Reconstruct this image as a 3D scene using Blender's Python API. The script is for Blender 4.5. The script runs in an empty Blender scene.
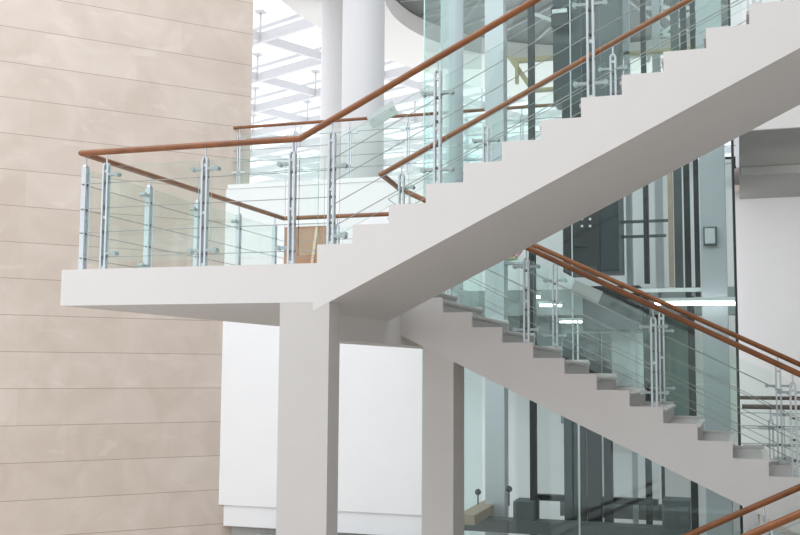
import bpy, bmesh, math, random
from mathutils import Vector, Matrix
random.seed(4)
SC = bpy.context.scene
COL = SC.collection

# ------------------------------------------------------------------ camera
F, PIT, YAW, ROLL = 1035.04, 0.096397, 0.316274, 0.006817
CAM = Vector((3.17405, -7.57558, -0.823))
FW = Vector((-math.sin(YAW)*math.cos(PIT), math.cos(YAW)*math.cos(PIT), math.sin(PIT)))
_r = Vector((math.cos(YAW), math.sin(YAW), 0)); _u = _r.cross(FW)
RT = _r*math.cos(ROLL) + _u*math.sin(ROLL)
UP = _u*math.cos(ROLL) - _r*math.sin(ROLL)
cd = bpy.data.cameras.new('camera'); cam = bpy.data.objects.new('camera', cd); COL.objects.link(cam)
cd.sensor_width = 36; cd.lens = F*36/800; cd.clip_end = 300; cd.clip_start = 0.1
cam.matrix_world = Matrix(((RT.x, UP.x, -FW.x, CAM.x), (RT.y, UP.y, -FW.y, CAM.y), (RT.z, UP.z, -FW.z, CAM.z), (0, 0, 0, 1)))
SC.camera = cam

def at(px, py, ax, val):
    """real-world point seen at a photograph pixel, on the plane X/Y/Z = val"""
    d = FW*F + RT*(px-400) - UP*(py-267.5)
    i = 'XYZ'.index(ax)
    return CAM + d*((val-CAM[i])/d[i])

# ------------------------------------------------------------------ world, light, exposure
w = bpy.data.worlds.new('overcast'); SC.world = w; w.use_nodes = True
bg = w.node_tree.nodes['Background']
bg.inputs[0].default_value = (0.93, 0.965, 1.0, 1); bg.inputs[1].default_value = 1.25
SC.view_settings.view_transform = 'Standard'; SC.view_settings.look = 'None'
SC.view_settings.exposure = 0.52; SC.view_settings.gamma = 1.0; SC.view_settings.use_curve_mapping = False
SC.cycles.max_bounces = 16; SC.cycles.transparent_max_bounces = 48; SC.cycles.diffuse_bounces = 6
SC.cycles.glossy_bounces = 6

def area(name, loc, target, sx, sy, power, col=(1, 1, 1)):
    l = bpy.data.lights.new(name, 'AREA'); l.shape = 'RECTANGLE'; l.size = sx; l.size_y = sy
    l.energy = power; l.color = col
    o = bpy.data.objects.new(name, l); COL.objects.link(o); o.location = loc
    o.rotation_euler = (Vector(target)-Vector(loc)).to_track_quat('-Z', 'Y').to_euler()
    return o
area('skylight_glow', (-6, -6, 9.5), (-1, 1, -2), 10, 8, 320, (1, 0.99, 0.97))

area('right_wall_fill', (6.4, 6.3, 1.62), (5.2, 10, -.2), 3.0, 1.6, 75, (1, .99, .98))  # unseen area light added to brighten the pale right wall

# ------------------------------------------------------------------ materials
def mat(name, col, rough=0.6, metal=0.0, noise=0.0, nscale=6.0, bump=0.0, spec=0.5, coat=0.0):
    m = bpy.data.materials.new(name); m.use_nodes = True
    nt = m.node_tree; b = nt.nodes['Principled BSDF']
    b.inputs['Base Color'].default_value = (*col, 1); b.inputs['Roughness'].default_value = rough
    b.inputs['Metallic'].default_value = metal; b.inputs['Specular IOR Level'].default_value = spec
    b.inputs['Coat Weight'].default_value = coat; b.inputs['Coat Roughness'].default_value = 0.12
    tc = nt.nodes.new('ShaderNodeTexCoord')
    n = nt.nodes.new('ShaderNodeTexNoise'); n.inputs['Scale'].default_value = nscale; n.inputs['Detail'].default_value = 5
    nt.links.new(tc.outputs['Object'], n.inputs['Vector'])
    if noise:
        r = nt.nodes.new('ShaderNodeValToRGB')
        r.color_ramp.elements[0].position = .3; r.color_ramp.elements[1].position = .7
        r.color_ramp.elements[0].color = (*[c*(1-noise) for c in col], 1)
        r.color_ramp.elements[1].color = (*[min(1, c*(1+noise)) for c in col], 1)
        nt.links.new(n.outputs['Fac'], r.inputs[0]); nt.links.new(r.outputs[0], b.inputs['Base Color'])
    if bump:
        bp = nt.nodes.new('ShaderNodeBump'); bp.inputs['Strength'].default_value = bump; bp.inputs['Distance'].default_value = 0.01
        nt.links.new(n.outputs['Fac'], bp.inputs['Height']); nt.links.new(bp.outputs[0], b.inputs['Normal'])
    return m

def glass(name, tint, haze=0.0, hcol=(0.8, 0.9, 0.9), refl=0.02):
    m = bpy.data.materials.new(name); m.use_nodes = True
    nt = m.node_tree; nt.nodes.remove(nt.nodes['Principled BSDF'])
    out = nt.nodes['Material Output']
    tr = nt.nodes.new('ShaderNodeBsdfTransparent'); tr.inputs[0].default_value = (*tint, 1)
    gl = nt.nodes.new('ShaderNodeBsdfGlossy'); gl.inputs['Roughness'].default_value = 0.0
    gl.inputs[0].default_value = (0.9, 1, 0.98, 1)
    lw = nt.nodes.new('ShaderNodeLayerWeight'); lw.inputs[0].default_value = 0.5
    pw = nt.nodes.new('ShaderNodeMath'); pw.operation = 'POWER'; pw.inputs[1].default_value = 4.5
    fr = nt.nodes.new('ShaderNodeMath'); fr.operation = 'MULTIPLY_ADD'; fr.inputs[1].default_value = 0.85; fr.inputs[2].default_value = refl
    nt.links.new(lw.outputs['Facing'], pw.inputs[0]); nt.links.new(pw.outputs[0], fr.inputs[0])
    mx = nt.nodes.new('ShaderNodeMixShader')
    nt.links.new(fr.outputs[0], mx.inputs[0]); nt.links.new(tr.outputs[0], mx.inputs[1]); nt.links.new(gl.outputs[0], mx.inputs[2])
    last = mx
    if haze:
        df = nt.nodes.new('ShaderNodeBsdfDiffuse'); df.inputs[0].default_value = (*hcol, 1)
        m2 = nt.nodes.new('ShaderNodeMixShader'); m2.inputs[0].default_value = haze
        nt.links.new(mx.outputs[0], m2.inputs[1]); nt.links.new(df.outputs[0], m2.inputs[2]); last = m2
    nt.links.new(last.outputs[0], out.inputs['Surface'])
    return m

def emis(name, col, s):
    m = bpy.data.materials.new(name); m.use_nodes = True
    b = m.node_tree.nodes['Principled BSDF']
    b.inputs['Base Color'].default_value = (.9, .9, .9, 1)
    b.inputs['Emission Color'].default_value = (*col, 1); b.inputs['Emission Strength'].default_value = s
    return m

def stone():
    m = bpy.data.materials.new('beige_marble'); m.use_nodes = True
    nt = m.node_tree; b = nt.nodes['Principled BSDF']; L = nt.links.new
    b.inputs['Roughness'].default_value = 0.45; b.inputs['Specular IOR Level'].default_value = 0.35
    tc = nt.nodes.new('ShaderNodeTexCoord')
    mp = nt.nodes.new('ShaderNodeMapping')
    L(tc.outputs['Object'], mp.inputs['Vector'])
    mp.inputs['Location'].default_value = (0.9, STONE_OFF, 0)
    br = nt.nodes.new('ShaderNodeTexBrick'); br.inputs['Scale'].default_value = 1
    br.inputs['Brick Width'].default_value = 1.75; br.inputs['Row Height'].default_value = STONE_ROW
    br.inputs['Mortar Size'].default_value = 0.0; br.offset = 0.45; br.inputs['Bias'].default_value = 0.1
    br.inputs['Color1'].default_value = (0.635, 0.54, 0.475, 1); br.inputs['Color2'].default_value = (0.685, 0.595, 0.53, 1)
    L(mp.outputs[0], br.inputs['Vector'])
    # cloudy veins
    n = nt.nodes.new('ShaderNodeTexNoise'); n.inputs['Scale'].default_value = 1.3; n.inputs['Detail'].default_value = 8
    n.inputs['Distortion'].default_value = 1.2
    L(tc.outputs['Object'], n.inputs['Vector'])
    r = nt.nodes.new('ShaderNodeValToRGB'); r.color_ramp.elements[0].position = .35; r.color_ramp.elements[1].position = .75
    r.color_ramp.elements[0].color = (0.93, 0.92, 0.91, 1); r.color_ramp.elements[1].color = (1.06, 1.07, 1.08, 1)
    L(n.outputs['Fac'], r.inputs[0])
    mu = nt.nodes.new('ShaderNodeMixRGB'); mu.blend_type = 'MULTIPLY'; mu.inputs[0].default_value = 1
    L(br.outputs['Color'], mu.inputs[1]); L(r.outputs[0], mu.inputs[2])
    mp2 = nt.nodes.new('ShaderNodeMapping'); mp2.inputs['Rotation'].default_value = (0, 0, 0.6); mp2.inputs['Scale'].default_value = (1.1, 3.2, 1)
    L(tc.outputs['Object'], mp2.inputs['Vector'])
    v = nt.nodes.new('ShaderNodeTexNoise'); v.inputs['Scale'].default_value = 1.1; v.inputs['Detail'].default_value = 3; v.inputs['Distortion'].default_value = .6
    L(mp2.outputs[0], v.inputs['Vector'])
    r2 = nt.nodes.new('ShaderNodeValToRGB')
    e = r2.color_ramp.elements; e[0].position = .60; e[0].color = (0, 0, 0, 1); e[1].position = .70; e[1].color = (1, 1, 1, 1)
    L(v.outputs['Fac'], r2.inputs[0])
    m3 = nt.nodes.new('ShaderNodeMixRGB'); m3.inputs[2].default_value = (0.80, 0.72, 0.66, 1)
    sc = nt.nodes.new('ShaderNodeMath'); sc.operation = 'MULTIPLY'; sc.inputs[1].default_value = .32
    L(r2.outputs[0], sc.inputs[0]); L(sc.outputs[0], m3.inputs[0]); L(mu.outputs[0], m3.inputs[1])
    # joints: thin dark horizontal, faint vertical
    sep = nt.nodes.new('ShaderNodeSeparateXYZ'); L(mp.outputs[0], sep.inputs[0])
    dv = nt.nodes.new('ShaderNodeMath'); dv.operation = 'DIVIDE'; dv.inputs[1].default_value = STONE_ROW; L(sep.outputs[1], dv.inputs[0])
    fr = nt.nodes.new('ShaderNodeMath'); fr.operation = 'FRACT'; L(dv.outputs[0], fr.inputs[0])
    lt = nt.nodes.new('ShaderNodeMath'); lt.operation = 'LESS_THAN'; lt.inputs[1].default_value = 0.017; L(fr.outputs[0], lt.inputs[0])
    m4 = nt.nodes.new('ShaderNodeMixRGB'); m4.inputs[2].default_value = (0.33, 0.26, 0.215, 1)
    s2 = nt.nodes.new('ShaderNodeMath'); s2.operation = 'MULTIPLY'; s2.inputs[1].default_value = .9
    L(lt.outputs[0], s2.inputs[0]); L(s2.outputs[0], m4.inputs[0]); L(m3.outputs[0], m4.inputs[1])
    L(m4.outputs[0], b.inputs['Base Color'])
    return m
STONE_ROW, STONE_OFF = 0.6, 0.0   # set below from the joint heights

M = {}
M['plaster'] = mat('painted_plaster', (0.645, 0.63, 0.622), 0.75, noise=.012, nscale=3, spec=.3)
M['white_wall'] = mat('white_wall_paint', (0.86, 0.865, 0.88), 0.8, noise=.01, nscale=2, spec=.25)
M['ceiling'] = mat('ceiling_paint', (0.66, 0.645, 0.62), 0.85, spec=.2)
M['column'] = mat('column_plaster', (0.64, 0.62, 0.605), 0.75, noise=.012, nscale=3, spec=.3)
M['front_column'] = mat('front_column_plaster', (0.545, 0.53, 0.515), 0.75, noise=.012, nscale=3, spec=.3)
M['wide_col'] = mat('wide_steel_column_paint', (0.46, 0.475, 0.50), 0.5)
M['round'] = mat('round_column_paint', (0.68, 0.68, 0.70), 0.8, spec=.2)
M['tread'] = mat('grey_granite', (0.40, 0.385, 0.375), 0.45, noise=.12, nscale=60)
M['nosing'] = mat('pale_nosing', (0.55, 0.53, 0.51), 0.4, noise=.08, nscale=50)
M['wood'] = mat('varnished_red_wood', (0.205, 0.070, 0.019), 0.36, noise=.22, nscale=9, coat=.25, spec=.35)
M['steel'] = mat('brushed_steel', (0.56, 0.61, 0.64), 0.38, metal=.45, noise=.05, nscale=30)
M['cable'] = mat('steel_cable', (0.30, 0.31, 0.32), 0.45, metal=.3)
M['clamp'] = mat('grey_green_clamp', (0.34, 0.41, 0.41), 0.35, metal=.3)
M['pin'] = mat('dark_pin', (0.12, 0.125, 0.13), 0.4, metal=.6)
M['board'] = mat('grey_green_board', (0.50, 0.56, 0.56), 0.5)
M['panel_glass'] = glass('balustrade_glass', (0.965, 0.99, 0.98))
M['shaft_glass'] = glass('green_tinted_glass', (0.93, 0.968, 0.965), haze=0.004, hcol=(.62, .80, .79))
M['roof_glass'] = glass('roof_glass', (0.99, 1, 1))
M['edge'] = mat('green_glass_edge', (0.50, 0.76, 0.73), 0.2)
M['shaft_col'] = mat('blue_grey_steel_paint', (0.58, 0.60, 0.63), 0.5, spec=.4)
M['shade_panel'] = mat('grey_green_shade_panel', (0.20, 0.26, 0.25), 0.5)
M['ring'] = mat('grey_ring_beam_paint', (0.36, 0.40, 0.40), 0.5)
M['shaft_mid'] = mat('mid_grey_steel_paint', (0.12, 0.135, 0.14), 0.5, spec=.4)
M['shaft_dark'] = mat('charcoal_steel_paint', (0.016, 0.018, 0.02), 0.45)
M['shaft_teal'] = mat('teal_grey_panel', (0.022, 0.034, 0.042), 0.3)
M['pale'] = mat('pale_steel_strip', (0.72, 0.75, 0.74), 0.45)
M['tan'] = mat('tan_board', (0.46, 0.36, 0.27), 0.6, noise=.08)
M['yellow'] = mat('yellow_painted_steel', (0.60, 0.52, 0.30), 0.5)
M['concrete'] = mat('grey_concrete', (0.30, 0.31, 0.30), 0.8, noise=.12, nscale=4)
M['beam_grey'] = mat('grey_slab_soffit', (0.36, 0.36, 0.35), 0.8, noise=.03)
M['truss'] = mat('white_truss_paint', (0.56, 0.55, 0.57), 0.6)
M['lamp'] = emis('lamp_and_reflection_glow', (0.95, 1, 1), 5)
M['door_wood'] = mat('brown_door_wood', (0.42, 0.22, 0.125), 0.5, noise=.16, nscale=5)
M['glare'] = mat('pale_glare', (0.72, 0.52, 0.38), 0.55)
M['hall'] = mat('hall_wall_paint', (0.55, 0.54, 0.52), 0.8)
M['floor'] = mat('pale_floor_tile', (0.62, 0.55, 0.50), 0.4, noise=.05, nscale=2)
M['dark_rail'] = mat('dark_brown_rail', (0.10, 0.06, 0.05), 0.4)
M['dark_lid'] = mat('dark_ribbed_metal', (0.10, 0.105, 0.10), 0.6)
M['black'] = mat('black_rubber', (0.02, 0.02, 0.02), 0.6)

# ------------------------------------------------------------------ mesh helpers
def box(bm, x0, x1, y0, y1, z0, z1):
    vs = [bm.verts.new((x, y, z)) for x in (x0, x1) for y in (y0, y1) for z in (z0, z1)]
    for f in ((0, 1, 3, 2), (4, 6, 7, 5), (0, 4, 5, 1), (2, 3, 7, 6), (0, 2, 6, 4), (1, 5, 7, 3)):
        bm.faces.new([vs[i] for i in f])
def bar(bm, p, q, w, h, side=None):
    """box beam from p to q; w across, h in the up sense"""
    p, q = Vector(p), Vector(q); d = (q-p).normalized()
    s = Vector(side).normalized() if side else d.cross(Vector((0, 0, 1)))
    if s.length < 1e-4: s = Vector((1, 0, 0))
    s.normalize(); u = s.cross(d).normalized()
    vs = [bm.verts.new(c + s*a*w/2 + u*b*h/2) for c in (p, q) for a, b in ((-1, -1), (1, -1), (1, 1), (-1, 1))]
    for f in ((0, 1, 2, 3), (7, 6, 5, 4), (0, 4, 5, 1), (1, 5, 6, 2), (2, 6, 7, 3), (3, 7, 4, 0)):
        bm.faces.new([vs[i] for i in f])
def tube(bm, pts, r, n=12):
    """swept round bar with mitred corners"""
    pts = [Vector(p) for p in pts]; rings = []
    d0 = (pts[1]-pts[0]).normalized()
    s = d0.cross(Vector((0, 0, 1)))
    if s.length < 1e-4: s = Vector((1, 0, 0))
    s.normalize(); u = s.cross(d0).normalized()
    prev = [pts[0] + (s*math.cos(2*math.pi*i/n) + u*math.sin(2*math.pi*i/n))*r for i in range(n)]
    rings.append(prev)
    for k in range(1, len(pts)):
        d = (pts[k]-pts[k-1]).normalized()
        nn = ((pts[k+1]-pts[k]).normalized() + d).normalized() if k < len(pts)-1 else d
        ring = [v + d*((pts[k]-v).dot(nn)/d.dot(nn)) for v in prev]
        rings.append(ring); prev = ring
    R = [[bm.verts.new(v) for v in ring] for ring in rings]
    for a, b in zip(R, R[1:]):
        for i in range(n): bm.faces.new((a[i], a[(i+1) % n], b[(i+1) % n], b[i]))
    bm.faces.new(R[0][::-1]); bm.faces.new(R[-1])
def prism(bm, poly, y0, y1):
    """polygon in XZ extruded in Y"""
    a = [bm.verts.new((x, y0, z)) for x, z in poly]; b = [bm.verts.new((x, y1, z)) for x, z in poly]
    bm.faces.new(a); bm.faces.new(b[::-1]); n = len(poly)
    for i in range(n): bm.faces.new((a[i], b[i], b[(i+1) % n], a[(i+1) % n]))
def cyl(bm, x, y, z0, z1, r, n=48):
    tube(bm, [(x, y, z0), (x, y, z1)], r, n)

def obj(name, bm, m, parent=None, bevel=0.0, smooth=False, kind=None, label=None):
    bmesh.ops.recalc_face_normals(bm, faces=bm.faces)
    me = bpy.data.meshes.new(name); bm.to_mesh(me); bm.free()
    me.materials.append(m)
    if smooth:
        for p in me.polygons: p.use_smooth = True
        me.set_sharp_from_angle(angle=math.radians(40))
    o = bpy.data.objects.new(name, me); COL.objects.link(o)
    if parent:
        o.parent = parent; o.matrix_parent_inverse = world_of(parent).inverted()
    if bevel:
        b = o.modifiers.new('bevel', 'BEVEL'); b.width = bevel; b.segments = 2; b.limit_method = 'ANGLE'
    if kind: o['kind'] = kind
    if label: o['label'] = label
    return o
def world_of(o):
    m = Matrix.Translation(o.location)
    return (world_of(o.parent) @ o.matrix_parent_inverse @ m) if o.parent else m
def NB(): return bmesh.new()
def thing(name, label, cat, loc=(0, 0, 0), group=None):
    o = bpy.data.objects.new(name, None); COL.objects.link(o); o.location = loc
    o.empty_display_size = .2
    o['label'] = label; o['category'] = cat
    if group: o['group'] = group
    return o
def tag(o, label, cat, group=None):
    o['label'] = label; o['category'] = cat
    if group: o['group'] = group
    return o
def struct(name, bm, m, bevel=0.0, smooth=False):
    return obj(name, bm, m, None, bevel, smooth, 'structure')

# ------------------------------------------------------------------ stair dimensions
T, R = 0.30, 0.1478
SL = R/T
STO = 4.67                     # storey height
XL = -2.3885; TH = 0.3116
YU0, YU1 = 0.0, 1.86           # upper flight
YD0, YD1 = 2.2475, 3.95        # lower flight
YL = 4.42                      # back edge of the landing
RI = 0.03                      # how far the stone treads sit below the stringer edge

# ================================================================== SETTING
# stone wall, running away to the right behind the landing
PW = at(221, 400, 'Y', 9.0)                       # where the white back wall meets it
hd = math.radians(42.0)
SD = Vector((math.sin(hd), math.cos(hd), 0)); SN = Vector((SD.y, -SD.x, 0))
def on_stone(px, py):
    d = FW*F + RT*(px-400) - UP*(py-267.5)
    return CAM + d*((PW-CAM).dot(SN)/d.dot(SN))
jz = [on_stone(0, y).z for y in (25.5, 61.4, 97.3, 133.3, 170, 207.6, 242.5, 279.6, 315.5, 353, 390, 428, 464.3, 502)]
STONE_ROW = (jz[0]-jz[-1])/(len(jz)-1)
Z0W = -6.5
STONE_OFF = -(jz[-1]-Z0W) % STONE_ROW
pe = on_stone(251.5, 100)
L_end = (pe-PW).dot(SD)
bm = NB(); S0 = -9.0
box(bm, S0, L_end, 0, 14.5, -0.6, 0)
# local axes: x along wall, y up, z towards the room
wl = struct('wall_left', bm, stone())
wl.matrix_world = Matrix(((SD.x, 0, SN.x, PW.x), (SD.y, 0, SN.y, PW.y), (0, 1, 0, Z0W), (0, 0, 0, 1)))

# white back wall under the upper gallery, with a recessed band below
xw0 = PW.x
PT = 2.44
bm = NB(); box(bm, xw0, 3.15, 9.0, 9.25, -3.24, 2.36); struct('wall_back', bm, M['white_wall'], .006)
bm = NB(); box(bm, xw0+.08, 3.15, 9.04, 9.22, -3.60, -3.2401); struct('trim_1', bm, M['white_wall'], .004)
xp0 = at(228, 184, 'Y', 9.0).x
bm = NB(); box(bm, xp0, 3.15, 8.985, 9.25, 2.3601, PT); struct('trim_2', bm, M['white_wall'], .004)
bm = NB(); box(bm, -5.2, 3.4, 9.2501, 13, 2.05, 2.335); struct('floor', bm, M['floor'])
bm = NB(); box(bm, -14, 12, -12, 14, -4.95, -4.67); struct('floor', bm, M['floor'])
bm = NB(); box(bm, xw0+.75, 3.15, 8.4, 9.3, -4.66, -3.70); struct('trim_3', bm, M['concrete'], .01)
bm = NB(); box(bm, xw0+.2, 3.15, 9.12, 9.22, -4.67, -3.6001); struct('trim_6', bm, M['beam_grey'])
# lower floor level at the right: bridge with a railing on each side and a pale wall behind it
bm = NB(); box(bm, 3.35, 9.5, 4.95, 9.5, -2.62, -2.335); struct('floor', bm, M['floor'])
bm = NB(); box(bm, 3.15, 10, 10.0, 10.2, -4.67, 5.5); struct('wall_right', bm, M['white_wall'])
# slab of the upper level at the right
zf = at(770, 130, 'Y', 4.95).z
bm = NB(); box(bm, 3.24, 9.5, 4.95, 9.99, zf, 2.335); struct('ceiling', bm, M['beam_grey'], .004)
bm = NB(); box(bm, 3.24, 9.5, 4.90, 4.949, zf-.0, 2.42); struct('trim_4', bm, M['plaster'], .004)
zb = at(770, 174, 'Y', 7.2).z
bm = NB(); box(bm, 3.26, 9.5, 7.2, 7.5, zb, zf-.001); struct('trim_5', bm, M['beam_grey'], .004)

# the rest of the hall, around and behind the camera
bm = NB(); box(bm, 1, 11, -13.2, -13, -4.67, 2.1999); struct('wall_front', bm, M['hall'])  # lower left part left open, out of view, to let frontal fill light in
bm = NB(); box(bm, -14, 11, -13.2, -13, 2.2, 9); struct('wall_front', bm, M['hall'])
bm = NB(); box(bm, 11, 11.2, -13, 10.2, -4.67, 9); struct('wall_right', bm, M['hall'])
bm = NB(); box(bm, .5, 10.99, -12.99, -5.2, -2.62, -2.335); struct('floor', bm, M['floor'])

# high ceiling with a round opening
CZ = 7.0
bm = NB()
cx, cy, cr = 0.62, 13.9, 4.62
outer = [(-5.98, 9.6), (14, 9.6), (14, 24), (-1.4, 24), (-4.6, 18.2), (-5.25, 16.7), (-5.9, 14.1), (-6.0, 13.0)]
ov = [bm.verts.new((x, y, CZ)) for x, y in outer]
hv = [bm.verts.new((cx+cr*math.cos(a), cy+cr*math.sin(a), CZ)) for a in [2*math.pi*i/72 for i in range(72)]]
ed = [bm.edges.new((ov[i], ov[(i+1) % len(ov)])) for i in range(len(ov))] + [bm.edges.new((hv[i], hv[(i+1) % 72])) for i in range(72)]
bmesh.ops.triangle_fill(bm, edges=ed, use_beauty=True)
bmesh.ops.recalc_face_normals(bm, faces=bm.faces)
r_ = bmesh.ops.extrude_face_region(bm, geom=bm.faces[:])
bmesh.ops.translate(bm, verts=[v for v in r_['geom'] if isinstance(v, bmesh.types.BMVert)], vec=(0, 0, .42))
struct('ceiling', bm, M['ceiling'])
lid = thing('dark_ribbed_ceiling_dome', 'dark ribbed metal disc closing the round opening in the high ceiling', 'ceiling', (cx, cy, CZ+.43))
bm = NB(); cyl(bm, cx, cy, CZ+.43, CZ+.55, cr+.2, 72); obj('disc', bm, M['dark_lid'], lid)
for i in range(24):
    a = 2*math.pi*i/24
    bm = NB(); bar(bm, (cx+.5*math.cos(a), cy+.5*math.sin(a), CZ+.40), (cx+(cr-.1)*math.cos(a), cy+(cr-.1)*math.sin(a), CZ+.40), .05, .06)
    obj('rib', bm, M['concrete'], lid)

# ================================================================== SKYLIGHT ROOF
roof = thing('skylight_roof_frame', 'white steel beam grid of the glass roof behind the stone wall', 'roof', (-9, 18, 8))
dA = Vector((.91, -.415, 0)); dB = Vector((.415, .91, 0)); O = Vector((-9.24, 17.26, 8.0))
def inroof(p): return p.y > 13.2 and p.x < 6
for k in range(-2, 10):
    bm = NB(); c = O + dB*2.42*k
    bar(bm, c - dA*22, c + dA*24, .12, .26); obj('main_beam', bm, M['truss'], roof)
for k in range(-6, 8):
    bm = NB(); c = O + dA*(3.05*k+.35)
    bar(bm, c - dB*3.4 + Vector((0, 0, .02)), c + dB*22 + Vector((0, 0, .02)), .12, .24); obj('cross_beam', bm, M['truss'], roof)
for k in range(-2, 11):
    bm = NB(); c = O + dB*(2.42*k+.9) + Vector((0, 0, .75))
    bar(bm, c - dA*22, c + dA*24, .06, .09); obj('purlin', bm, M['truss'], roof)
for i in range(-4, 6):
    for j in range(0, 5):
        c = O + dA*(3.05*i+.35) + dB*2.42*j
        bm = NB(); tube(bm, [c+Vector((0, 0, .15)), c+Vector((0, 0, .72))], .035, 8)
        box(bm, c.x-.12, c.x+.12, c.y-.12, c.y+.12, c.z+.70, c.z+.76); obj('post', bm, M['truss'], roof)
bm = NB(); box(bm, -30, 6, 14.2, 48, 8.83, 8.85); obj('glass_roofing', bm, M['roof_glass'], roof)

# round white columns
for (px0, px1, Y, lab) in ((343, 384, 10.5, 'smooth round white column rising behind the gallery railing, the brighter nearer one'),
                           (322, 360, 12.6, 'round white column half hidden behind the nearer white column')):
    a = at(px0, 60, 'Y', Y); b = at(px1, 60, 'Y', Y); r = (b.x-a.x)/2*.97
    bm = NB(); cyl(bm, (a.x+b.x)/2, Y, 2.335, CZ, r, 64)
    tag(obj('round_column', bm, M['round'], None, 0, True), lab, 'column')

# ================================================================== STAIRCASE
stair = thing('staircase', 'white concrete half turn staircase with a cantilevered landing', 'staircase', (0, 0, 0))
def landing(z):
    bm = NB(); box(bm, XL, -.0301, 0, YL, z-TH, z); obj('landing_slab', bm, M['plaster'], stair)
    bm = NB(); box(bm, -.42, -.03, .341, YL-.02, z-.6, z-TH-.0005); obj('landing_beam', bm, M['plaster'], stair, .004)
def steps_up(x0, z0, n, y0, y1, c):
    """flight climbing to +X: white soffit and stringers, grey treads between them"""
    def prof(drop):
        pl = []
        for k in range(n):
            pl += [(x0+k*T, z0+k*R-drop), (x0+k*T, z0+(k+1)*R-drop)]
        pl.append((x0+n*T, z0+n*R-drop))
        pl.append((x0+n*T, z0+c+SL*n*T)); pl.append((x0-.03, z0+c-SL*.03)); pl.append((x0-.03, z0-drop))
        return pl
    bm = NB(); prism(bm, prof(RI+.03), y0+.05, y1-.05)
    fl = obj('flight', bm, M['plaster'], stair)
    for a, b in ((y0, y0+.0499), (y1-.0499, y1)):
        bm = NB(); prism(bm, prof(0), a, b); obj('stringer', bm, M['plaster'], fl)
    for k in range(n):
        bm = NB(); x = x0+k*T; z = z0+(k+1)*R-RI
        box(bm, x-.02, x+T, y0+.051, y1-.051, z-.03, z); obj('tread', bm, M['tread'], fl, .003)
    return fl
def steps_down(x0, z0, n, y0, y1, c, sl):
    """flight going down to +X; x0 = first riser"""
    def prof(drop):
        pl = [(-.03, z0-drop)]
        for k in range(n):
            pl += [(x0+k*T, z0-k*R-drop), (x0+k*T, z0-(k+1)*R-drop)]
        xe = x0+(n-1)*T+.25
        pl += [(xe, z0-n*R-drop), (xe, c-sl*xe), (-.03, c)]
        return pl
    bm = NB(); prism(bm, prof(RI+.03), y0+.05, y1-.05)
    fl = obj('flight', bm, M['tread'], stair)
    for a, b in ((y0, y0+.0499), (y1-.0499, y1)):
        bm = NB(); prism(bm, prof(0), a, b); obj('stringer', bm, M['plaster'], fl)
    bm = NB()
    xe = x0+(n-1)*T+.25
    a = [(-.03, c+.0), (xe, c-sl*xe)]
    p = [(a[0][0], a[0][1]-.004), (a[1][0], a[1][1]-.004), (a[1][0], a[1][1]+.0), (a[0][0], a[0][1]+.0)]
    prism(bm, p, y0+.0005, y1-.0005); obj('soffit_render', bm, M['plaster'], fl)
    for k in range(n):
        x = x0+k*T; z = z0-(k)*R-RI
        bm = NB(); xa = x-T if k else x-.25
        box(bm, xa+.0, x+.018, y0+.051, y1-.051, z-.03, z)
        t = obj('tread', bm, M['tread'], fl, .003)
        bm = NB(); box(bm, x-.035, x+.022, y0+.052, y1-.052, z-.012, z+.004); obj('nosing', bm, M['nosing'], fl, .002)
    return fl
landing(0)
steps_up(0, 0, 16, YU0, YU1, -.365)
ZD = .0163
steps_down(.0991, ZD, 16, YD0, YD1, -.50, .478)
# the same arrangement one storey below
landing(-STO)
steps_up(0, -STO, 16, YU0, YU1, -.365)
# floor slabs that the flights reach
bm = NB(); box(bm, 4.81, 8.5, -.2, 4.94, 16*R-.3, 16*R); struct('floor', bm, M['plaster'])
bm = NB(); box(bm, 4.86, 8.5, -.2, 4.94, -2.335-.3, -2.335); struct('floor', bm, M['plaster'])

# columns carrying the stair
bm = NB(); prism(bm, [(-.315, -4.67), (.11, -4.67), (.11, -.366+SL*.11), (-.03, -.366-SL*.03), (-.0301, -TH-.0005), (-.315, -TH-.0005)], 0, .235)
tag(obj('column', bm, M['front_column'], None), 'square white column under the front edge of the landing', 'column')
bm = NB(); box(bm, .125, .45, 2.5, 2.93, -4.67, -.62)
tag(obj('column', bm, M['column'], None, .006), 'square grey column under the lower flight with a dark right side', 'column')

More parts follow.
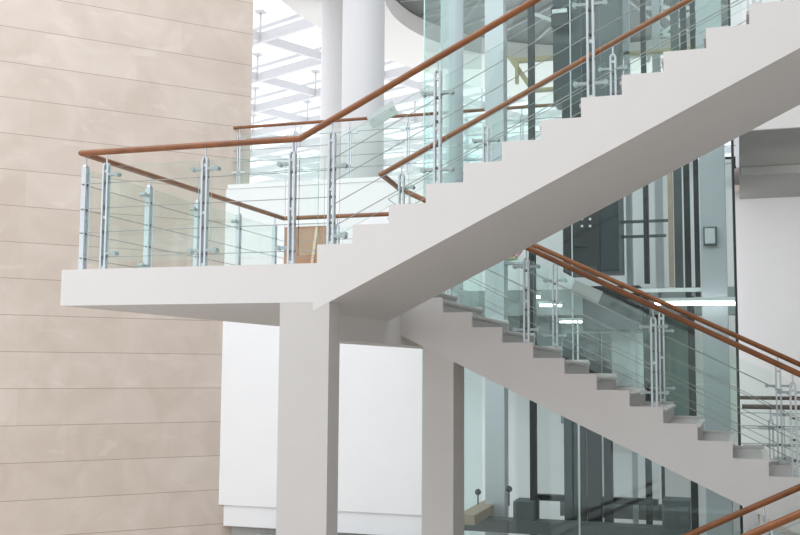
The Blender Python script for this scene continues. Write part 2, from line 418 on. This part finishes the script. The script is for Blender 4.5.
# ================================================================== RAILINGS
def post(parent, x, y, z, zr, axis, clamp_z, pins, glass_sides=(-1, 1), slope=0, h=None, inward=1):
    """twin flat steel bars with a pointed head and a thin rod up to the handrail.
    axis 'X' or 'Y' = direction the railing runs; zr = handrail centre height"""
    d = Vector((1, 0, 0)) if axis == 'X' else Vector((0, 1, 0)); s = Vector((-d.y, d.x, 0))
    top = zr-.125
    bm = NB()
    for q in (-1, 1):
        a = Vector((x, y, z)) + d*q*.021
        bar(bm, a, (a.x, a.y, top), .045, .016, side=tuple(s))
        bar(bm, (a.x, a.y, top), (a.x-d.x*q*.010, a.y-d.y*q*.010, top+.022), .03, .014, side=tuple(s))
    # spacers between the bars and a foot
    for zz in (z+.02, (z+top)/2, top-.05):
        bar(bm, (x, y, zz-.012), (x, y, zz+.012), .03, .028, side=tuple(s))
    p = obj('post', bm, M['steel'], parent)
    bm = NB(); tube(bm, [(x, y, top), (x, y, zr-.02)], .008, 8); obj('rod', bm, M['steel'], p, 0, True)
    for cz in clamp_z:
        for q in glass_sides:
            e = d*q
            bm = NB()
            c0 = Vector((x, y, cz)) + e*.028 + s*inward*.0; c1 = c0 + e*.085
            bar(bm, c0, c1, .045, .022, side=tuple(s))
            tube(bm, [c1+Vector(s)*.03, c1-Vector(s)*.03], .02, 12)
            obj('glass_clamp', bm, M['clamp'], p)
    for pz in pins:
        bm = NB()
        tube(bm, [Vector((x, y, pz))-s*.027, Vector((x, y, pz))+s*.027], .011, 8)
        tube(bm, [Vector((x, y, pz))-d*.033, Vector((x, y, pz))+d*.033], .008, 8)
        obj('cable_pin', bm, M['pin'], p, 0, True)
    return p
def panel(parent, p, q, lo0, hi0, lo1, hi1):
    """glass sheet between two plan points with its own end heights, a greenish edge as a sub-part"""
    p, q = Vector(p), Vector(q); n = (q-p).to_3d().normalized(); s = Vector((-n.y, n.x, 0))*.005
    A = [Vector((p.x, p.y, lo0)), Vector((q.x, q.y, lo1)), Vector((q.x, q.y, hi1)), Vector((p.x, p.y, hi0))]
    bm = NB()
    a = [bm.verts.new(v-s) for v in A]; b = [bm.verts.new(v+s) for v in A]
    bm.faces.new(a); bm.faces.new(b[::-1])
    g = obj('glass_panel', bm, M['panel_glass'], parent)
    bm = NB()
    a = [bm.verts.new(v-s*1.02) for v in A]; b = [bm.verts.new(v+s*1.02) for v in A]
    for i in range(4): bm.faces.new((a[i], b[i], b[(i+1) % 4], a[(i+1) % 4]))
    obj('panel_edge', bm, M['edge'], g)
CH = (.76, .54, .33, .11)                 # cables over the landing
CS = (.66, .47, .28, .10)                 # cables over the nose line
LCL = (.14, .83); SCL = (.09, .70)
def cable(parent, pts):
    bm = NB(); tube(bm, pts, .0038, 6); obj('cable', bm, M['cable'], parent, 0, True)
def handrail(parent, pts):
    bm = NB(); tube(bm, pts, .027, 20); obj('handrail', bm, M['wood'], parent, 0, True)

ups = lambda x, z0: z0 + R + SL*x             # nose line of the climbing flight
def notch_up(x, z0): return z0 + R*(math.floor(x/T)+1) if x > 0 else z0
dns = lambda x, z0: z0 + ZD - SL*(x-.0991)
def notch_dn(x, z0): return z0 + ZD - R*(math.floor((x-.0991)/T)+1) if x > .0991 else z0
HB = -.2

def outer_railing(z0, label, full=True):
    rl = thing('stair_railing', label, 'railing', (XL, 0, z0))
    yo = .08; xs = XL+.11; yb = 4.33
    xt = 4.55
    ru = lambda x: z0 + (1.035 if x < HB else 1.035+SL*(x-HB))
    pts = [(xt, yo, ru(xt)), (HB, yo, z0+1.035), (xs, yo, z0+1.035)]
    if full:
        yf = 3.87; q0 = at(544.3, 249.6, 'Y', yf); q1 = at(800, 364.5, 'Y', yf); sf = (q1.z-q0.z)/(q1.x-q0.x)
        rd = lambda x: z0+q0.z+sf*(x-q0.x)
        bx = q0.x+(1.05-q0.z)/sf
        pts += [(xs, yb, z0+1.05), (bx, yb, z0+1.05), (bx, yf, z0+1.05), (4.4, yf, rd(4.4))]
    handrail(rl, pts)
    fx = [-2.025, -1.06, -.26, .085]
    for x in fx:
        sides = (-1, 1) if x == -1.06 else ((1,) if x in (-2.025, .085) else (-1,))
        post(rl, x, yo, z0 if x < 0 else notch_up(x, z0), ru(x), 'X', [z0+c for c in (LCL if x < 0 else (.22, .79))], [z0+c for c in CH], sides)
    sx = [.97, 2.165, 3.36, 4.5]
    for x in sx:
        post(rl, x, yo, notch_up(x, z0), ru(x), 'X', [ups(x, z0)+c for c in SCL], [ups(x, z0)+c for c in CS])
    lo, hi = .07, .90
    yg = yo
    for a, b in ((-2.30, -2.10), (-1.99, -1.12), (-1.0, -.32), (-.2, -.03)):
        if a > -2.2: panel(rl, (a, yg), (b, yg), z0+lo, z0+hi, z0+lo, z0+hi)
    panel(rl, (-.20, yg), (.025, yg), z0+lo, z0+.86, z0+lo, z0+.86)
    sxx = [.085]+sx
    for a, b in zip(sxx, sxx[1:]):
        a += .07; b -= .07
        panel(rl, (a, yg), (b, yg), ups(a, z0)+.012, ups(a, z0)+.80, ups(b, z0)+.012, ups(b, z0)+.80)
    sy = [at(px_, 210, 'X', xs).y for px_ in (84.5, 149, 198, 239, 275)]
    if full:
        for y in sy:
            post(rl, xs, y, z0, z0+1.04, 'Y', [z0+c for c in LCL] if y < 4 else [z0+.14], [z0+c for c in CH], (-1,) if y > .5 else ())
        for a, b in zip(sy, sy[1:]): panel(rl, (xs, a+.07), (xs, b-.07), z0+lo, z0+hi, z0+lo, z0+hi)
        for x in (-1.55, -.72):
            post(rl, x, yb, z0, z0+1.04, 'X', [z0+c for c in LCL], [z0+c for c in CH])
        for a, b in ((-2.22, -1.62), (-1.48, -.79), (-.65, -.05)): panel(rl, (a, yb), (b, yb), z0+lo, z0+hi, z0+lo, z0+hi)
        dx = [.02]+[at(px_, 300, 'Y', yf).x for px_ in (555, 661, 776)]
        for x in dx:
            post(rl, x, yf, notch_dn(x, z0), rd(x) if x > bx else z0+1.05, 'X', [dns(x, z0)+c for c in SCL] if x > .1 else [], [dns(x, z0)+c for c in CS])
        for a, b in zip(dx, dx[1:]+[4.4]):
            a += .07; b -= .07
            panel(rl, (a, yf), (b, yf), dns(a, z0)+.012, dns(a, z0)+.80, dns(b, z0)+.012, dns(b, z0)+.80)
    for h, s in zip(CH, CS):
        p = [(4.5, yo, ups(4.5, z0)+s), (.085, yo, ups(.085, z0)+s), (.06, yo, z0+h), (xs, yo, z0+h)]
        if full: p += [(xs, yb, z0+h), (-.05, yb, z0+h), (.0, yf, z0+h), (.12, yf, dns(.12, z0)+s), (4.4, yf, dns(4.4, z0)+s)]
        cable(rl, p)
    return rl
def inner_railing(z0, label, full=True):
    rl = thing('stair_railing', label, 'railing', (-.09, 1.8, z0))
    yi, yn, hx = 1.80, 2.33, -.09
    ru = lambda x: z0+1.045+SL*(x-hx); rd = lambda x: z0+1.0-SL*(x-hx)
    pts = [(4.55, yi, ru(4.55)), (hx, yi, z0+1.045)]
    if full: pts += [(hx, yn, z0+1.0), (4.4, yn, rd(4.4))]
    handrail(rl, pts)
    ux = [.115, .95, 2.14, 3.34, 4.5]
    for x in ux:
        post(rl, x, yi, notch_up(x, z0), ru(x), 'X', [ups(x, z0)+c for c in SCL], [ups(x, z0)+c for c in CS], (-1, 1) if x > .2 else (1,))
    for a, b in zip(ux, ux[1:]):
        a += .07; b -= .07
        panel(rl, (a, yi), (b, yi), ups(a, z0)+.012, ups(a, z0)+.80, ups(b, z0)+.012, ups(b, z0)+.80)
    if full:
        dx = [.03, 1.225, 2.42, 3.62]
        for x in dx:
            post(rl, x, yn, notch_dn(x, z0), rd(x), 'X', [dns(x, z0)+c for c in SCL] if x > .1 else [], [dns(x, z0)+c for c in CS])
        for a, b in zip(dx, dx[1:]+[4.4]):
            a += .07; b -= .07
            panel(rl, (a, yn), (b, yn), dns(a, z0)+.012, dns(a, z0)+.80, dns(b, z0)+.012, dns(b, z0)+.80)
    for s in CS:
        p = [(4.5, yi, ups(4.5, z0)+s), (-.02, yi, ups(-.02, z0)+s)]
        if full: p += [(-.02, yn, ups(-.02, z0)+s-.04), (4.4, yn, dns(4.4, z0)+s)]
        cable(rl, p)
    return rl
outer_railing(0, 'outer stair railing of wood, steel and glass running round the big landing')
inner_railing(0, 'inner stair railing turning back on itself in the well between the two flights')
outer_railing(-STO, 'outer wooden railing at the very bottom right corner, nearest the camera', False)
inner_railing(-STO, 'inner wooden railing rising at bottom right across the foot of the lower flight', False)

# blank boards fixed to the stair glass
def board(cx_, y, cz_, L, H, ang, label):
    rt = thing('notice_board', label, 'sign', (cx_, y, cz_), )
    d = Vector((math.cos(ang), 0, math.sin(ang)))
    bm = NB(); c = Vector((cx_, y, cz_)); bar(bm, c-d*L/2, c+d*L/2, .012, H, side=(0, 1, 0))
    b = obj('plate', bm, M['board'], rt, .003)
    for q in (-1, 1):
        bm = NB(); e = c+d*q*(L/2-.04); tube(bm, [e+Vector((0, -.02, 0)), e+Vector((0, .0, 0))], .006, 8)
        obj('fixing', bm, M['steel'], rt)
board(.503, .105, 1.19, .245, .118, math.radians(27), 'blank pale tilted board on the glass just below the upper outer handrail')
board(1.80, 2.355, -.09, .29, .125, math.radians(-24), 'blank pale tilted board on the glass of the descending flight')

# gallery railing on the white wall at the back
def level_railing(x0, x1, y, z, h, wood, label, px_posts, group=None):
    rl = thing('gallery_railing', label, 'railing', (x0, y, z))
    bm = NB(); tube(bm, [(x0, y, z+h), (x1, y, z+h)], .028, 14); obj('handrail', bm, wood, rl, 0, True)
    for x in px_posts:
        bm = NB()
        for q in (-1, 1): bar(bm, (x+q*.02, y, z), (x+q*.02, y, z+h-.14), .05, .018, side=(0, 1, 0))
        tube(bm, [(x, y, z+h-.16), (x, y, z+h-.02)], .01, 8)
        p = obj('post', bm, M['steel'], rl)
        for cz in (.22, .78):
            bm = NB(); bar(bm, (x-.14, y, z+cz*h), (x+.14, y, z+cz*h), .05, .035, side=(0, 1, 0)); obj('glass_clamp', bm, M['steel'], p)
    xs = sorted(px_posts)
    for a, b in zip(xs, xs[1:]): panel(rl, (a+.08, y), (b-.08, y), z+.02, z+h*.88, z+.02, z+h*.88)
    for c in (.2, .4, .6, .8):
        bm = NB(); tube(bm, [(x0, y, z+h*c), (x1, y, z+h*c)], .006, 6); obj('cable', bm, M['cable'], rl)
    return rl
rx0 = at(234, 128, 'Y', 9.1).x; rz = at(234, 128, 'Y', 9.1).z
def X9(px, y=9.1): return at(px, 160, 'Y', y).x
level_railing(rx0, 3.2, 9.1, PT, rz-PT, M['wood'], 'level gallery railing with wooden handrail on top of the white back wall',
              [X9(239), X9(295), X9(350), X9(408), X9(466), X9(522), X9(580)])
z1 = at(770, 407, 'Y', 5.1).z
level_railing(3.19, 9, 5.1, -2.335, z1+2.335, M['dark_rail'], 'near dark handrail of the floor beyond the foot of the lower flight', [3.5, 4.1, 5.2, 6.3])
z2 = at(770, 398, 'Y', 8.6).z
level_railing(3.17, 9, 8.6, -2.335, z2+2.335, M['dark_rail'], 'far dark handrail close to the pale wall at the right edge', [3.75, 4.9, 6.0, 7.1])

# brown door in the white back wall
dxa, dxb = at(285, 245, 'Y', 8.97).x, at(327, 245, 'Y', 8.97).x; dzt = at(300, 227, 'Y', 8.97).z
dr = thing('door', 'brown wooden door panel in the white back wall seen past the landing posts', 'door', (dxa, 8.97, -.7))
bm = NB(); box(bm, dxa, dxb, 8.94, 8.999, -.7, dzt); obj('leaf', bm, M['door_wood'], dr, .004)
bm = NB(); bar(bm, (dxa+.38, 8.925, -.3), (dxa+.62, 8.925, dzt-.02), .02, .05, side=(0, 1, 0)); obj('glare_streak', bm, M['glare'], dr)  # pale diagonal bar standing in for a glare streak on the door
bm = NB()
box(bm, dxa-.05, dxa, 8.93, 8.9995, -.7, dzt+.05); box(bm, dxb, dxb+.05, 8.93, 8.9995, -.7, dzt+.05); box(bm, dxa, dxb, 8.93, 8.9995, dzt, dzt+.05)
obj('frame', bm, M['white_wall'], dr)

# ================================================================== GLASS LIFT SHAFT
SX0, SX1, SY0, SY1 = -.63, 3.15, 5.0, 8.2
SZ0, SZ1 = -4.6, 5.6
sh = thing('glass_lift_shaft', 'tall green tinted glass lift shaft standing behind the stairs', 'lift shaft', (1.3, 6.5, SZ0))
def pane(a, b, z0, z1, label=None):
    A = [Vector((a[0], a[1], z0)), Vector((b[0], b[1], z0)), Vector((b[0], b[1], z1)), Vector((a[0], a[1], z1))]
    bm = NB(); bm.faces.new([bm.verts.new(v) for v in A]); n = (A[1]-A[0]).normalized()
    bmesh.ops.recalc_face_normals(bm, faces=bm.faces)
    r_ = bmesh.ops.extrude_face_region(bm, geom=bm.faces[:])
    bmesh.ops.translate(bm, verts=[v for v in r_['geom'] if isinstance(v, bmesh.types.BMVert)], vec=Vector((-n.y, n.x, 0))*.012)
    return obj('glass_wall', bm, M['shaft_glass'], sh)
def S(px, Y=SY0): return at(px, 250, 'Y', Y).x
fx = [SX0, S(507), S(571), S(656), SX1]
for a, b in zip(fx, fx[1:]):
    for z0, z1 in ((SZ0, -1.0), (-.98, 2.0), (2.02, SZ1)):
        pane((a+.008, SY0), (b-.008, SY0), z0, z1)
for x in (SX0, SX1):
    ys = [SY0, 5.85, 7.0, SY1]
    for a, b in zip(ys, ys[1:]): pane((x, a+.02), (x, b-.01), SZ0, SZ1)
# framing: (px0, px1, Y, half depth, material, z0, z1)
def vmem(px0, px1, Y, dep, m, z0, z1, name='steel_column', py=250, bev=0):
    a, b = at(px0, py, 'Y', Y).x, at(px1, py, 'Y', Y).x
    bm = NB(); box(bm, a, b, Y, Y+dep, z0, z1); return obj(name, bm, m, sh, bev)
bm = NB(); box(bm, SX1-.005, SX1+.02, SY0-.01, SY0+.015, SZ0, SZ1); obj('corner_frame', bm, M['shaft_dark'], sh)
bm = NB(); box(bm, SX1-.02, SX1-.0, SY1-.03, SY1+.02, SZ0, SZ1); obj('corner_frame', bm, M['shaft_mid'], sh)
bm = NB(); box(bm, SX0-.006, SX0+.006, SY0-.006, SY0+.006, SZ0, SZ1); obj('corner_frame', bm, M['edge'], sh)
bm = NB(); box(bm, SX0-.006, SX0+.006, 5.84, 5.86, SZ0, SZ1); obj('corner_frame', bm, M['edge'], sh)
a = at(441, 60, 'Y', 6.6).x; b = at(463, 60, 'Y', 6.6).x
bm = NB(); cyl(bm, (a+b)/2, 6.6, -.4, SZ1, (b-a)/2, 40); obj('round_post', bm, M['shaft_col'], sh, 0, True)
vmem(485, 504, 6.4, .25, M['shaft_col'], -3.3, SZ1, py=300)
vmem(529, 535, 6.2, .10, M['shaft_dark'], -3.3, SZ1, py=300)
vmem(570.5, 571.5, 5.2, .03, M['pale'], -1, SZ1, 'glazing_bar', 150)
vmem(643, 648, 6.3, .12, M['shaft_dark'], .3, SZ1, py=200)
vmem(626, 632, 7.4, .1, M['shaft_col'], .3, SZ1, py=220)
vmem(655, 663, 7.6, .1, M['shaft_col'], .3, SZ1, py=220)
vmem(668, 673, 6.9, .08, M['tan'], .3, 3.4, py=220)
vmem(674, 682, 7.2, .12, M['shaft_mid'], .3, SZ1, py=220)
vmem(684, 690, 6.2, .12, M['shaft_dark'], .1, SZ1, py=220)
vmem(694, 699, 6.0, .12, M['shaft_dark'], .1, SZ1, py=220)
vmem(700, 726, 5.6, .30, M['wide_col'], -3.3, SZ1, py=220, bev=.01)
# pit level verticals
vmem(578, 579.5, 5.9, .02, M['pale'], -3.3, -.2, 'glazing_bar', 450)
vmem(645, 651, 6.3, .12, M['shaft_dark'], -3.0, .2, py=450)
vmem(661, 664, 6.6, .1, M['shaft_mid'], -3.2, .2, py=450)
vmem(632, 637, 6.8, .1, M['shaft_col'], -3.2, .2, py=450)
vmem(690, 697, 6.0, .12, M['shaft_dark'], -3.6, .1, py=450)
# ring beams
def hmem(px0, px1, py0, py1, Y, dep, m, name='cross_beam', bev=0):
    a, b = at(px0, py0, 'Y', Y), at(px1, py0, 'Y', Y); c = at((px0+px1)/2, py1, 'Y', Y); zt = at((px0+px1)/2, py0, 'Y', Y).z
    bm = NB(); box(bm, a.x, b.x, Y, Y+dep, c.z, zt); return obj(name, bm, m, sh, bev)
hmem(436, 735, 289, 315, 7.6, .5, M['ring'], 'ring_beam')
hmem(440, 560, 313, 358, 8.0, .05, M['shade_panel'], 'shade_panel')  # dark sheets added for the shade under the ring beam
hmem(560, 692, 313, 425, 8.0, .05, M['shade_panel'], 'shade_panel')
hmem(618, 722, 288, 292, 5.9, .06, M['pale'], 'edge_rail')
hmem(556, 668, 221, 223.5, 7.0, .06, M['shaft_mid'])
hmem(608, 666, 235, 237.5, 7.0, .06, M['shaft_mid'])
hmem(512, 566, 56, 60, 7.4, .1, M['yellow'], 'yellow_beam')
hmem(528, 572, 87, 90, 7.2, .1, M['yellow'], 'yellow_beam')
hmem(612, 700, 49, 52, 7.4, .1, M['yellow'], 'yellow_beam')
def dmem(p, q, Y, w_, m, name='brace_or_reflection'):
    bm = NB(); a, b = at(p[0], p[1], 'Y', Y), at(q[0], q[1], 'Y', Y); bar(bm, a, b, w_, w_, side=(0, 1, 0)); return obj(name, bm, m, sh)
dmem((509, 56), (530, 86), 7.35, .07, M['yellow'])
dmem((517, 60), (517, 84), 7.3, .05, M['yellow'])
for p, q in (((648, 62), (662, 0)), ((650, 42), (700, 6)), ((655, 8), (700, 40)), ((535, 14), (572, 28)), ((646, 8), (702, 8)), ((652, 36), (706, 34))):
    dmem(p, q, 7.7, .045, M['pale'])  # pale bars added to imitate structure reflected in the shaft glass
hmem(530, 658, 497, 503, 6.6, .12, M['shaft_dark'])
hmem(464, 690, 524, 537, 6.0, .3, M['shaft_mid'], 'pit_beam')
hmem(560, 690, 504, 519, 7.7, .2, M['shaft_mid'], 'pit_beam')
bm = NB()
a, b = at(466, 520, 'Z', -2.72), at(500, 500, 'Z', -2.72)
bar(bm, a, b, .22, .12); obj('pit_ledge', bm, M['tan'], sh)

# lift car / counterweight: dark body in the middle of the shaft
car = thing('lift_car', 'dark lift car and guide frames inside the glass shaft', 'lift', (1.5, 6.2, -3.3))
def cpart(px0, px1, Y, dep, m, z0, z1, name, py=250):
    a, b = at(px0, py, 'Y', Y).x, at(px1, py, 'Y', Y).x
    bm = NB(); box(bm, a, b, Y, Y+dep, z0, z1); return obj(name, bm, m, car, .004)
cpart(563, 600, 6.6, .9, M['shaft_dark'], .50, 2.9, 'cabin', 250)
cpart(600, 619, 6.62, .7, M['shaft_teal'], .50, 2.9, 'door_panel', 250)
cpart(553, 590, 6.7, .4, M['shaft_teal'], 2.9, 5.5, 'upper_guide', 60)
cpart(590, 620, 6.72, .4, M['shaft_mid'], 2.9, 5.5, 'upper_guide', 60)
cpart(551, 568, 6.5, .15, M['shaft_dark'], at(560, 26, 'Y', 6.5).z, at(560, 6, 'Y', 6.5).z, 'control_box', 15)
cpart(552, 567, 6.49, .01, M['pale'], at(560, 13, 'Y', 6.5).z, at(560, 9, 'Y', 6.5).z, 'box_label', 15)
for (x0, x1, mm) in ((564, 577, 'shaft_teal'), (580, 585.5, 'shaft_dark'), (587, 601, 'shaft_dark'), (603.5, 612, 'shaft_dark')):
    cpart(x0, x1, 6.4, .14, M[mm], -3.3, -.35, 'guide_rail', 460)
cpart(583, 640, 6.6, .5, M['shaft_dark'], -.3, .3, 'undercarriage_and_shade', 335)  # dark car base, widened to paint the shade under the ring beam
bm = NB()
for px in (582, 590):
    for py in (212, 219, 226):
        c = at(px, py, 'Y', 6.59); tube(bm, [c, c+Vector((0, .02, 0))], .018, 10)
obj('pale_dots', bm, M['pale'], car)  # pale round dots on the cabin front
cpart(571, 588, 6.59, .02, M['black'], at(580, 247, 'Y', 6.6).z, at(580, 243, 'Y', 6.6).z, 'vent_slot', 245)

# fittings in and on the shaft
def fit_box(name, px0, px1, py0, py1, Y, dep, m, label, cat, bev=.006):
    a = at(px0, py0, 'Y', Y); b = at(px1, py1, 'Y', Y)
    bm = NB(); box(bm, a.x, b.x, Y, Y+dep, b.z, a.z); return tag(obj(name, bm, m, None, bev), label, cat)
sb = thing('switch_box', 'small square grey box mounted on the wide pale shaft column', 'box', tuple(at(709, 235, 'Y', 5.55)))
a, b = at(703, 227, 'Y', 5.55), at(717, 245, 'Y', 5.55)
bm = NB(); box(bm, a.x, b.x, 5.55, 5.599, b.z, a.z); obj('housing', bm, M['shaft_mid'], sb, .004)
bm = NB(); box(bm, a.x+.02, b.x-.02, 5.535, 5.5495, b.z+.02, a.z-.02); obj('cover', bm, M['shaft_col'], sb, .002)
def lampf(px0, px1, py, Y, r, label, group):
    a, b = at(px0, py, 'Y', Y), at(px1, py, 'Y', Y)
    t = thing('lamp_or_reflection', label, 'lamp', tuple((a+b)/2), group)
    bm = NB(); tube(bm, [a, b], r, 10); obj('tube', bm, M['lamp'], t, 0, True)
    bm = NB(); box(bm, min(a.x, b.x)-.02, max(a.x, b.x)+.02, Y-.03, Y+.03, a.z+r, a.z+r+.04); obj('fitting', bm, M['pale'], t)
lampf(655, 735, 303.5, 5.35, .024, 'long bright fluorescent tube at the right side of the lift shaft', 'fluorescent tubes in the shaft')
lampf(540, 562, 305.5, 7.3, .018, 'short glowing tube imitating a ceiling lamp reflection, behind the far railing post', 'fluorescent tubes in the shaft')  # short tubes are added, standing in for ceiling lamp reflections in the glass
lampf(560, 582, 322, 7.0, .014, 'short glowing tube imitating a ceiling lamp reflection, below and right of the other short one', 'fluorescent tubes in the shaft')
lampf(529, 540, 297, 7.2, .02, 'shortest glowing tube imitating a ceiling lamp reflection, just right of the near railing post', 'fluorescent tubes in the shaft')
fit_box('wall_panel', 612, 645, 333, 387, 6.9, .08, M['pale'], 'pale blank cabinet panel behind the descending railing', 'panel')
fit_box('machine_box', 513, 534, 501, 528, 6.05, .4, M['shaft_mid'], 'grey square machine box on the shaft pit beam at the left', 'machine')
fit_box('machine_box', 662, 690, 500, 535, 6.05, .4, M['shaft_mid'], 'grey square machine box on the pit beam at the right', 'machine')
for (px, py, lab) in ((730, 158, 'bent metal bracket at the upper right edge of the shaft'),):
    a = at(px-5, py, 'Y', 5.3); b = at(px+4, py, 'Y', 5.3); c = at(px+4, py+9, 'Y', 5.3); d = at(px+10, py+9, 'Y', 5.3)
    bm = NB(); tube(bm, [a, b, c, (3.19, 5.3, c.z)], .018, 8); tag(obj('bracket', bm, M['shaft_dark'], None, 0, True), lab, 'bracket')
for (px, py, lab) in ((478, 492, 'small lamp head standing on the tan ledge in the shaft pit'), (509, 489, 'small dark round lamp on the pit ledge left of the machine box')):
    c = at(px, py, 'Y', 6.3); zb_ = at(px, py+13, 'Y', 6.3).z
    t = thing('spot_lamp', lab, 'lamp', (c.x, 6.3, zb_))
    bm = NB(); tube(bm, [(c.x, 6.3, zb_-.05), (c.x, 6.3, c.z)], .010, 8); obj('stem', bm, M['shaft_dark'], t)
    bm = NB(); bmesh.ops.create_icosphere(bm, subdivisions=2, radius=.045, matrix=Matrix.Translation((c.x, 6.3, c.z))); obj('head', bm, M['shaft_dark'], t, 0, True)

# small flower arrangement on a cross beam in the shaft
hmem(497, 530, 262, 264, 6.5, .16, M['shaft_col'])
c0 = at(511, 262, 'Y', 6.58)
fb = thing('flower_bunch', 'small bunch of pink and yellow flowers seen just under the sloping soffit', 'flowers', tuple(c0))
bm = NB(); bmesh.ops.create_icosphere(bm, subdivisions=2, radius=.045, matrix=Matrix.Translation(c0+Vector((0, 0, .045))) @ Matrix.Diagonal((2.2, 1, .6, 1)))
obj('foliage', bm, mat('soft_green_leaf', (0.62, 0.60, 0.34), .6), fb, 0, True)
mp_, my_ = mat('pink_petals', (0.80, 0.33, 0.36), .6), mat('cream_yellow_petals', (0.82, 0.72, 0.38), .6)
for i in range(12):
    x = -.13+.024*i; z = .05+.03*(i % 3)+.04*(i/12)
    bm = NB(); bmesh.ops.create_icosphere(bm, subdivisions=2, radius=.026, matrix=Matrix.Translation(c0+Vector((x, .02*((i*7) % 3-1), z))))
    obj('blossom', bm, my_ if i < 5 else mp_, fb, 0, True)
